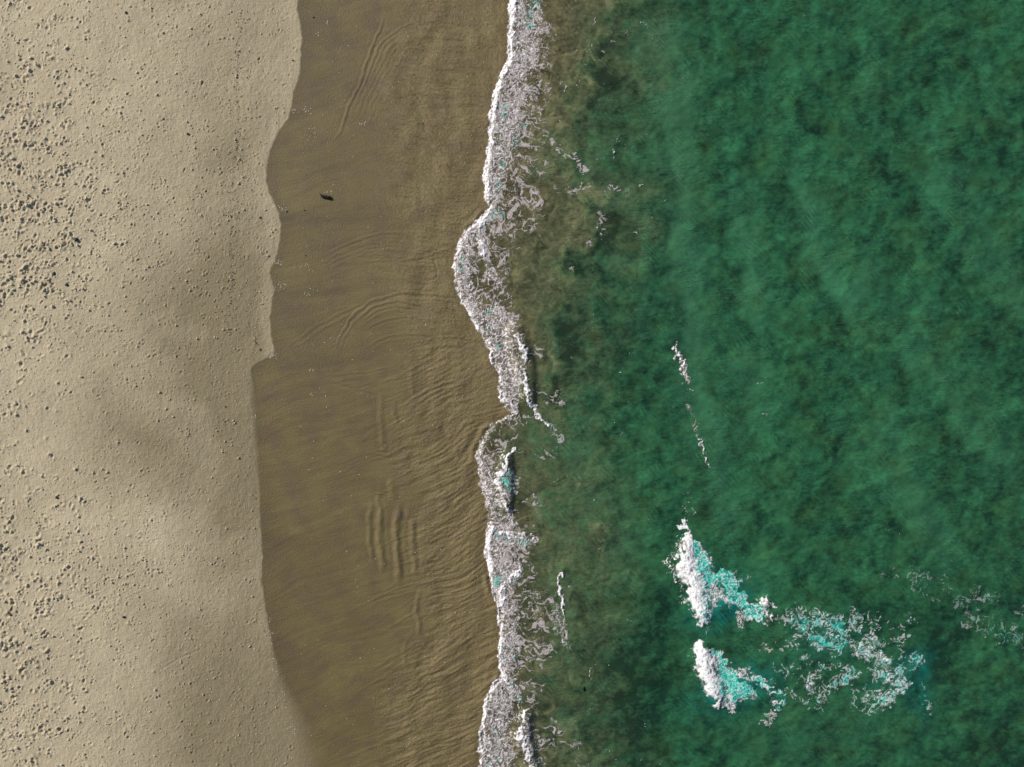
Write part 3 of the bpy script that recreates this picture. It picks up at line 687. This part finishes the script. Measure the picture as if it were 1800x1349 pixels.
# ------------------------------------------------------------------ the sea surface
def blur(a, n):
    for _ in range(n):
        a = (np.roll(a, 1, 0) + a + np.roll(a, -1, 0)) / 3; a = (np.roll(a, 1, 1) + a + np.roll(a, -1, 1)) / 3
    return a
liftB = blur(lift, 12)
def sample(field, x, y):
    u = ux(x) - GU[0]; v = uy(y) - GV[0]
    ok = (u > 0) & (u < len(GU) - 2) & (v > 0) & (v < len(GV) - 2)
    u = np.clip(u, 0, len(GU) - 2.001); v = np.clip(v, 0, len(GV) - 2.001)
    i = u.astype(int); j = v.astype(int); fu = u - i; fv = v - j
    r = (field[j, i] * (1 - fu) + field[j, i + 1] * fu) * (1 - fv) + (field[j + 1, i] * (1 - fu) + field[j + 1, i + 1] * fu) * fv
    return np.where(ok, r, 0)
def sea_z(x, y):
    u = ux(x); v = uy(y)
    d = (u - curve(_F, v)) * K
    off = ss(3, 14, d)
    z = 0.10 * off * np.sin(d * 0.75 + 2.2 * fbm(x / 14, y / 14, 2, 301)) * (0.6 + 0.4 * perlin(x / 9, y / 12, 302))
    xr, yr = rot(x, y, 28)
    z = z + (0.04 + 0.05 * off) * fbm(xr / 4.2, yr / 2.0, 3, 303) * ss(0, 1.5, d)
    bore = 0.16 * ss(-0.2, 0.7, d) * (0.35 + 0.65 * np.exp(-np.maximum(d, 0) / 3.0))
    z = z + bore + 0.34 * sample(liftB, x, y)
    sb = sand_base(x, y)
    return np.where(d < 0.9, mix(sb - 0.12, z, ss(-0.25, 0.55, d)), z)
wxs = np.concatenate([np.arange(-6.6, 10, 0.11), np.arange(10, 47, 0.16)])
far_x = []; s_ = 0.4; x_ = 47.0
while x_ < 4000: far_x.append(x_); s_ *= 1.28; x_ += s_
wxs = np.concatenate([wxs, far_x]); wys = spaced(-35.2, 35.2, 0.15)
WX, WY = np.meshgrid(wxs, wys)
WZ = sea_z(WX, WY)
u = ux(WX); v = uy(WY)
q1 = fbm(WX / 3.2, WY / 3.2, 4, 311); q2 = fbm(WX / 3.2 + 50, WY / 3.2, 4, 312)
ub = u + 42 * q1; vb = v + 42 * q2
Gl = curve(_G, vb)
sw_ = mix(1.0, 2.6, ss(430, 700, v))
silt = ss(55, -70, (ub - Gl) / sw_)
silt = np.maximum(silt, 0.42 * ss(150, -10, ub - Gl))
silt = np.clip(silt + 0.25 * silt * (1 - silt) * 4 * fbm(WX / 1.3 + q1, WY / 1.3 + q2, 3, 313), 0, 1)
silt = np.clip(silt * 0.97 + 0.30 * gauss(u, v, 1120, 330, 60, 22, -8) * (0.6 + q1) + 0.2 * gauss(u, v, 1060, 1000, 70, 200) + 0.12 * gauss(u, v, 1120, 200, 90, 300), 0, 1)
olive = ss(60, 150, (u - curve(_F, v)))               # nearer the sand the water is thick with it, further out greener
silt = silt * mix(1.0, 0.78, olive)
tone = 0.45 + 0.13 * fbm((WX + 1.2 * q1) / 4.5, (WY + 1.2 * q2) / 4.5, 3, 321, 0.6) + 0.34 * fbm((WX + .5 * q1) / 1.25, (WY + .5 * q2) / 1.35, 4, 329, 0.6) + 0.12 * np.abs(fbm((WX + .5 * q2) / 0.9, (WY + .5 * q1) / 0.9, 3, 333, 0.6))
xs2, ys2 = rot(WX, WY, -20)
tone += 0.13 * fbm((xs2 + 1.5 * q1) / 3.4, (ys2 + q2) / 13.0, 2, 341)      # soft swell bands along the shore
xr, yr = rot(WX + 0.6 * q1, WY + 0.6 * q2, 32)
tone += 0.13 * fbm(xr / 1.6, yr / 0.7, 4, 322, 0.6)
# billows of stirred sand: strongly folded
bx = WX + 1.9 * q1 + 0.5 * fbm(WX / .9, WY / .9, 2, 323); by = WY + 1.9 * q2
q3 = fbm((WX + 2.2 * q1) / 1.7, (WY + 2.2 * q2) / 1.7, 3, 325); q4 = fbm((WX + 2.2 * q1) / 1.7 + 40, (WY + 2.2 * q2) / 1.7, 3, 325)
bil = 1.5 * np.abs(fbm((bx + 1.1 * q3) / 2.1, (by + 1.1 * q4) / 2.1, 3, 324, 0.45)) - 0.42 + 0.35 * q3
tone = mix(tone, 0.47 + 0.50 * bil, ss(0.1, 0.6, silt) * 0.85)
edge_d = np.abs(ub - Gl)
plume = ss(60, 440, 480 - np.abs(v - 300)) * 0 + np.exp(-(edge_d / 16) ** 2)
tone -= 0.34 * np.exp(-((ub - Gl - 14) / 22) ** 2) * (0.4 + 0.8 * ss(-0.2, 0.4, q1)) * (v < 720)
tone += 0.10 * np.exp(-((ub - Gl + 22) / 18) ** 2)
hz = 0 * u
for pts, rr, val in [([(1170,60),(1190,250),(1200,400),(1215,560),(1225,700),(1250,800),(1275,900)], 34, .75),([(1290,330),(1310,400),(1330,560)], 26, .5),
                     ([(1410,330),(1440,430),(1490,520),(1520,480)], 34, .6),([(1600,560),(1690,690),(1760,800)], 50, .35),([(1640,250),(1700,380),(1790,520)], 40, .35),
                     ([(1560,760),(1600,860),(1660,960)], 34, .5),([(1300,640),(1330,730),(1300,770)], 26, .5),([(1050,350),(1120,360)], 28, .6),([(1020,740),(1030,850),(1060,960)], 30, .35),
                     ([(1350,1300),(1500,1280)], 60, .25),([(1130,450),(1140,620)], 26, .25)]:
    d, s_, t_ = seg_dist(u + 22 * q1, v + 22 * q2, smooth_pts(pts, 3)); hz = np.maximum(hz, val * np.exp(-(d / rr) ** 2))
hz = np.clip(hz * (0.85 + 0.5 * q2), 0, 1)
bd = 0 * u
for pts, rr, val in [([(1290,300),(1315,430),(1335,600),(1340,760)], 18, .7),([(1385,250),(1440,430),(1500,560),(1570,640)], 18, .8),([(1600,280),(1690,430),(1810,570)], 22, .6),([(1540,540),(1690,740),(1800,860)], 24, .6),([(1190,220),(1205,420),(1228,640),(1262,900)], 20, .6),([(1450,700),(1540,850),(1640,960)], 22, .5),([(1500,80),(1560,240),(1640,380)], 20, .45),([(1340,860),(1400,960)], 20, .4),([(1700,60),(1760,200),(1830,300)], 22, .45)]:
    rr *= 0.72; d, s_, t_ = seg_dist(u + 22 * q1, v + 22 * q2, smooth_pts(pts, 3)); e_ = ss(0, .15, t_) * ss(1, .85, t_)
    bd += val * e_ * (np.exp(-(d / rr) ** 2) - 0.75 * np.exp(-((d - 1.9 * rr) / rr) ** 2) * (s_ > 0))
tone += 0.30 * bd * (0.8 + 0.9 * fbm(WX / 2.2, WY / 2.2, 3, 351))
hz = np.clip(hz + 0.35 * np.clip(bd, 0, 1), 0, 1)
tone = tone * (1 - 0.35 * hz) + 0.36 * hz
tone -= 0.14 * gauss(u, v, 1130, 560, 90, 160) + 0.20 * gauss(u, v, 1100, 1180, 90, 140) + 0.10 * ss(1500, 1900, u) + 0.10 * ss(1000, 1349, v) + 0.16 * gauss(u, v, 1050, 170, 34, 60)
tone -= 0.35 * gauss(u, v, 1270, 1085, 46, 20, -20) + 0.3 * gauss(u, v, 1300, 1235, 60, 18) + .25 * gauss(u, v, 1620, 1150, 60, 60)
bub = 0.75 * gauss(u, v, 1268, 1060, 52, 34, -30) + 0.7 * gauss(u, v, 1295, 1208, 66, 32, -22) + 0.5 * gauss(u, v, 1610, 1165, 22, 18) + 0.22 * gauss(u, v, 1450, 1120, 60, 36) \
    + 0.3 * gauss(u, v, 1620, 1210, 20, 60) + 0.25 * gauss(u, v, 1560, 1190, 40, 40) + 0.45 * gauss(u, v, 1242, 1000, 14, 40, -20)
bub = np.clip(bub * (0.9 + 0.9 * fbm(WX / 0.9, WY / 0.9, 3, 331)), 0, 1)
deep = np.clip((u - curve(_F, v)) * K, 0, None)
clear = 0.62 + 0.36 * ss(0, 5.5, deep)
sea = add_obj('sea_water', grid_mesh('sea_water', wxs, wys, WZ, M_water, {'silt': silt, 'tone': tone, 'bubbles': bub, 'clear': clear, 'haze_green': hz * 0.45 * (1 - silt)}))
tag(sea, 'deep green sea water turning olive and silty where it meets the beach', kind='structure')
print('sea', time.time() - T0)

# ------------------------------------------------------------------ foam objects
def foam_part(name, ids, parent=None, extra=None):
    sel = np.isin(oid, ids) & ((coverF > 0.035) | ((rim + net + lace * (ids[0] >= 17) > 0.12) & (ids[0] < 30)))
    if extra is not None: sel &= extra
    cell = sel[:-1, :-1] & np.isin(oid[:-1, :-1], ids)
    cell |= np.isin(oid[:-1, :-1], ids) & (sel[1:, :-1] | sel[:-1, 1:] | sel[1:, 1:])
    if extra is not None: cell &= extra[:-1, :-1]
    jj, ii = np.nonzero(cell)
    nu = gu.shape[1]
    a = jj * nu + ii
    quads = np.stack([a + nu, a + nu + 1, a + 1, a], -1)
    used, inv = np.unique(quads, return_inverse=True)
    quads = inv.reshape(-1, 4)
    x = gx.ravel()[used]; y = gy.ravel()[used]
    base = np.maximum(sea_z(x, y), sand_z(x, y))
    c = coverF.ravel()[used]
    z = base + hF.ravel()[used] + 0.02
    me = raw_mesh(name, np.stack([x, y, z], -1), quads, 4, M_foam, {'cover': c, 'teal': tF.ravel()[used], 'thin': thF.ravel()[used]})
    return add_obj(name, me, parent)
def thing(name, loc, label, cat, group=None):
    e = bpy.data.objects.new(name, None); C.objects.link(e); e.location = (0, 0, 0); e.empty_display_size = 1
    return tag(e, label, cat, group)
G_sw = 'foaming swash waves along the shoreline'
for sid, lab in [(1, 'wide churning band of white foam running down the shoreline at the top of the beach'),
                 (2, 'narrow foam front bulging furthest onto the brown wet sand in an arc'),
                 (3, 'knobbly pinkish white foam tongue ending in a thin white crest line seaward'),
                 (4, 'thin broken foam behind the bare dark sand lip, the faintest of the shoreline'),
                 (5, 'bright foam band with dark teal hollow between the sand and filament trails'),
                 (6, 'long rounded foam front at the bottom end of the shoreline, grainy and pinkish')]:
    tag(foam_part('swash_wave', [sid]), lab, 'wave', G_sw)
G_sm = 'small breaking waves just behind the shoreline foam'
for sid, lab in [(7, 'short white curling wave with pale blue foam behind it near the bare sand lip'),
                 (8, 'slender white wavelet on the edge between brown and green water'),
                 (9, 'thick white wave crest rolling in beside the bottom end of the shoreline foam')]:
    tag(foam_part('small_wave', [sid]), lab, 'wave', G_sm)
G_wc = 'little whitecaps on the open green water'
for sid, lab in [(10, 'speckled white whitecap, upper and larger of the two on open green water'),
                 (11, 'tiny broken whitecap below the speckled one on open green water')]:
    tag(foam_part('whitecap', [sid]), lab, 'whitecap', G_wc)
G_br = 'breakers in the deep green water'
b = thing('breaking_wave', None, 'large bright white breaker with thin pointed top and turquoise tail, the upper one', 'wave', G_br)
foam_part('crest', [12], b); foam_part('foam_trail', [13], b); foam_part('foam_tuft', [14], b)
b = thing('breaking_wave', None, 'smaller white breaker with turquoise streak trailing right, the lower one', 'wave', G_br)
foam_part('crest', [15], b); foam_part('foam_trail', [16], b)
tag(foam_part('foam_patch', [17]), 'torn turquoise and white foam sheet lying behind the two breakers', 'foam', 'drifting foam patches offshore')
tag(foam_part('foam_patch', [18]), 'thin grey foam wisps above the right end of the torn turquoise sheet', 'foam', 'drifting foam patches offshore')
tag(foam_part('foam_patch', [20]), 'two faint foam rings, uppermost of the offshore wisps', 'foam', 'drifting foam patches offshore')
tag(foam_part('foam_patch', [21]), 'faint bluish foam flecks below the right end of the torn turquoise sheet', 'foam', 'drifting foam patches offshore')
tag(foam_part('foam_patch', [19]), 'wispy foam lace drifting at the right edge of the green sea', 'foam', 'drifting foam patches offshore')
tag(foam_part('foam_lace', [30]), 'thin lacy foam filaments trailing seaward from the shoreline waves', kind='stuff')
print('foam', time.time() - T0)

# ------------------------------------------------------------------ clods of sand, stones, sticks, shells
def lump(name, sub, seed, mat, flat=0.7, rough=0.28):
    r = random.Random(seed); bm = bmesh.new(); bmesh.ops.create_icosphere(bm, subdivisions=sub, radius=1.0)
    for vtx in bm.verts:
        k_ = 1 + r.uniform(-rough, rough); vtx.co *= k_; vtx.co.z *= flat
    me = bpy.data.meshes.new(name); bm.to_mesh(me); bm.free(); me.materials.append(mat)
    me.polygons.foreach_set('use_smooth', np.ones(len(me.polygons), bool))
    return me
clods = [lump('sand_clod', 2, 40 + i, M_clod) for i in range(6)]
clod_list.sort(key=lambda c: -c[2])
inside = [c for c in clod_list if abs(c[0]) < 44.8 and abs(c[1]) < 33.6]
r_ = random.Random(3)
for i, (x, y, r) in enumerate(inside[:300]):
    if i == 0: first = add_obj('sand_clod', clods[0]); o = first
    else:
        o = first.copy(); o.data = clods[i % 6]; C.objects.link(o)
    q = r * r_.uniform(0.5, 0.75)
    o.location = (x, y, float(sand_z(x, y)) + 0.10 * q)
    o.scale = (q * r_.uniform(0.8, 1.4), q * r_.uniform(0.7, 1.1), q * r_.uniform(0.7, 1.0)); o.rotation_euler = (0, 0, r_.uniform(0, 6.28))
    cu_, cv_ = float(ux(x)), float(uy(y))
    col_ = 'at the left edge' if cu_ < 90 else 'left of mid beach' if cu_ < 230 else 'in the middle of the dry sand' if cu_ < 370 else 'close to the wet edge'
    row_ = 'near the top' if cv_ < 200 else 'in the dense upper footprints' if cv_ < 420 else 'around the dark pits' if cv_ < 600 else 'in the sparse middle strip' if cv_ < 850 \
        else 'above the lower footprint patch' if cv_ < 980 else 'in the lower footprint patch' if cv_ < 1150 else 'near the bottom'
    tag(o, 'crumbly pale sand clod ' + col_ + ', ' + row_, 'sand clod', 'sand clods ' + col_ + ', ' + row_)
def scatter(name, pts, mat, label, flat=0.7, sub=1):
    """pts: (x, y, r, stretch, angle) -> one joined mesh of irregular lumps"""
    bases = []
    for i in range(6):
        m = lump('base_lump', sub, 90 + i, mat, flat, 0.3)
        vs = np.zeros(len(m.vertices) * 3, np.float32); m.vertices.foreach_get('co', vs)
        fs = np.array([p.vertices[:] for p in m.polygons]); bases.append((vs.reshape(-1, 3), fs)); bpy.data.meshes.remove(m)
    cos = []; fcs = []; off = 0
    P = np.array(pts); zz = sand_z(P[:, 0], P[:, 1])
    zz = np.where(P[:, 0] > wx(curve(_F, uy(P[:, 1]))), np.maximum(zz, sea_z(P[:, 0], P[:, 1]) + .02), zz)
    for i, (x, y, r, st, an) in enumerate(pts):
        vs, fs = bases[i % 6]; c_, s_ = math.cos(an), math.sin(an)
        a = vs[:, 0] * r * st; b_ = vs[:, 1] * r
        cos.append(np.stack([x + a * c_ - b_ * s_, y + a * s_ + b_ * c_, zz[i] + r * 0.2 + vs[:, 2] * r], -1)); fcs.append(fs + off); off += len(vs)
    o = add_obj(name, raw_mesh(name, np.concatenate(cos), np.concatenate(fcs), 3, mat))
    return tag(o, label, kind='stuff')
rest = [(x, y, r * 0.7, r_.uniform(1, 1.5), r_.uniform(0, 6.28)) for x, y, r in inside[300:]]
for i in range(9000):                                  # crumbs too small to pick apart
    a, b_ = rng.uniform(-10, 520), rng.uniform(-20, 1369)
    if a < curve(_W, b_) - 6 and rng.rand() < 0.16 + 0.55 * pit_density(a, b_) * (0.5 + perlin(np.array([a / 25.]), np.array([b_ / 25.]), 7)[0]):
        rest.append((float(wx(a)), float(wy(b_)), rng.uniform(0.022, 0.055), rng.uniform(1, 1.8), rng.uniform(0, 6.28)))
scatter('sand_crumbs', rest, M_clod, 'countless small crumbs of sand strewn over the dry beach')
# dark wrack along an old tide line
wr = []
for i in range(260):
    b_ = rng.uniform(20, 590); a = np.interp(b_, [20, 130, 230, 330, 430, 500, 590], [426, 420, 424, 412, 410, 412, 400]) + rng.normal() * (3 + 9 * (rng.rand() < .35)) + (6 * rng.normal() if 280 < b_ < 400 else 0)
    wr.append((float(wx(a)), float(wy(b_)), rng.uniform(0.018, 0.05), rng.uniform(1, 2.2), rng.uniform(0, 6.28)))
for i in range(700):
    a, b_ = rng.uniform(0, 520), rng.uniform(0, 1349)
    if a < curve(_W, b_) - 4: wr.append((float(wx(a)), float(wy(b_)), rng.uniform(0.015, 0.045), rng.uniform(1, 2), rng.uniform(0, 6.28)))
scatter('wrack_bits', wr, M_weed, 'dark specks of dried weed strewn along the old tide line on dry sand')
# pale shell grit along the wet edge
sh = []
for (a, b_, s_, n_) in [(577,42,3,8),(560,62,4,6),(538,195,6,14),(519,197,3,10),(560,235,8,8),(545,238,10,10),(497,366,5,12),(483,365,3,8),(482,626,4,16),(556,600,14,6),(548,652,3,8),(546,515,6,10),
                        (490,505,8,16),(540,468,5,8),(492,462,5,14),(448,732,3,6),(447,752,3,5),(549,693,3,3),(520,469,2,3),(578,338,5,10),(634,220,3,4),(642,218,2,4),(725,1298,4,6),(718,1308,5,5)]:
    for i in range(n_): sh.append((a + rng.normal() * s_, b_ + rng.normal() * s_ * .6))
for i in range(60):
    b_ = rng.uniform(1080, 1290); sh.append((float(np.interp(b_, [1080, 1180, 1290], [474, 486, 520])) + rng.normal() * 3, b_))
for i in range(260): sh.append((rng.uniform(530, 860), rng.uniform(0, 1349)))
scatter('shell_grit', [(float(wx(a)), float(wy(b_)), rng.uniform(0.014, 0.034), 1.2, rng.uniform(0, 6)) for a, b_ in sh], M_pale, 'tiny pale shell fragments and bubbles along the edge of the wet sand')

# stones, and dark lumps added where deep sand pits hold only shadow
stones = [(139,423,4.2,'dark greenish lump standing for deep pit shadow beside a pale sand mound, largest of these'),(100,482,3.6,'dark lump standing for pit shadow, left below the largest one'),
          (122,502,3.2,'small dark green lump standing for pit shadow in a cluster of footprints'),(25,1078,3.6,'dark lump standing for pit shadow near the left edge of the lower beach'),
          (222,1082,3.0,'small dark lump standing for pit shadow below the dense patch of sand clods'),(399,715,1.8,'small round dark pebble on bare darker sand'),
          (459,384,2.2,'brown round pebble on dry sand just left of the wet edge'),(505,373,1.9,'dark pebble on wet sand right below the wet edge bend'),
          (536,371,1.6,'tiny dark pebble alone on wet sand left of the driftwood'),(516,109,2.0,'dark pebble close to the wet edge near the top of the beach'),
          (459,615,2.0,'dark pebble beside the thin twig near the wet edge'),(226,27,2.6,'dark stone alone on pale sand near the top edge'),
          (333,238,2.6,'dark pebble pair member in the middle of the upper dry sand'),(538,450,1.5,'tiny dark speck of stone on smooth wet sand'),
          (552,33,1.8,'dark pebble on wet sand by the top edge'),(105,873,3.0,'dark stone in the footprints of the lower left beach')]
for i, (a, b_, r, lab) in enumerate(stones):
    o = add_obj('stone_or_pit_shade', lump('stone_or_pit_shade', 2, 300 + i, M_stone_shade, 0.7, 0.18)); x = float(wx(a)); y = float(wy(b_)); q = r * K * 0.85
    o.location = (x, y, float(sand_z(x, y)) + 0.35 * q); o.scale = (q * 1.1, q * 0.85, q); o.rotation_euler = (0, 0, 0.7 * i)
    tag(o, lab, 'stone', 'dark stones scattered on the beach')

def limb(name, pts, mat, parent=None, seg=9, rough=0.12, seed=1):
    """a knotty tapering stick through (x, y, z, radius)"""
    P = smooth_pts(pts, 4); r = random.Random(seed); bm = bmesh.new(); rings = []
    for i, p in enumerate(P):
        q0 = Vector(P[max(i - 1, 0)][:3]); q1 = Vector(P[min(i + 1, len(P) - 1)][:3]); d = (q1 - q0).normalized()
        s_ = d.cross(Vector((0, 0, 1))).normalized(); up = s_.cross(d)
        rings.append([bm.verts.new(Vector(p[:3]) + (s_ * math.cos(2 * math.pi * k / seg) + up * math.sin(2 * math.pi * k / seg)) * p[3] * (1 + r.uniform(-rough, rough))) for k in range(seg)])
    for a, b_ in zip(rings[:-1], rings[1:]):
        for k in range(seg): bm.faces.new((a[k], a[(k + 1) % seg], b_[(k + 1) % seg], b_[k]))
    bm.faces.new(rings[0]); bm.faces.new(rings[-1][::-1]); bmesh.ops.recalc_face_normals(bm, faces=bm.faces)
    me = bpy.data.meshes.new(name); bm.to_mesh(me); bm.free(); me.materials.append(mat)
    me.polygons.foreach_set('use_smooth', np.ones(len(me.polygons), bool))
    return add_obj(name, me, parent)
def P(a, b_, h, r):
    x = float(wx(a)); y = float(wy(b_)); return (x, y, float(sand_z(x, y)) + h, r)
log = bpy.data.objects.new('driftwood', None); C.objects.link(log)
tag(log, 'short black piece of driftwood with a pointed broken end lying alone on the wet sand', 'driftwood')
limb('trunk', [P(566.3,345.6,.07,.10), P(568.5,347,.09,.125), P(573,347.6,.10,.13), P(578,349,.10,.14), P(581.8,349.6,.09,.12)], M_wood, log)
limb('branch', [P(567,345.4,.07,.075), P(564.5,343.2,.07,.05), P(562.2,342.2,.05,.012)], M_wood, log, 7)
limb('branch', [P(579,347.5,.09,.08), P(581.6,346.6,.10,.045), P(582.4,346.2,.10,.02)], M_wood, log, 7, seed=4)
tag(limb('twig', [P(449,599,.02,.012), P(451.5,602,.03,.03), P(455,606.5,.02,.02)], M_wood, None, 6), 'thin dark twig on the dry sand close to the wet edge', 'twig')
def Q(a, b_, h, r):
    x = float(wx(a)); y = float(wy(b_)); return (x, y, float(sea_z(np.array([x]), np.array([y]))[0]) + h, r)
tag(limb('floating_wood', [Q(1026.6,1206.5,.03,.02), Q(1026.2,1209,.04,.07), Q(1026,1212,.04,.085), Q(1026.8,1215.3,.02,.03)], M_wood, None, 8), 'small black drifting piece of wood in green water below a thin foam thread', 'driftwood')
tag(limb('floating_stick', [Q(1118.5,477,.02,.01), Q(1118.2,483,.02,.022), Q(1118.4,490,.02,.01)], M_weed, None, 6), 'thin dark stick drifting upright in the picture in dark green water', 'stick')
tag(limb('seaweed_stem', [P(28,1062,.02,.02), P(25,1068,.04,.05), P(23,1072,.03,.03)], M_weed, None, 6), 'short dark seaweed stem beside a pit shadow at the left edge', 'seaweed')
print('done', time.time() - T0, 'tris', sum(len(o.data.polygons) * 2 for o in C.objects if o.type == 'MESH'))
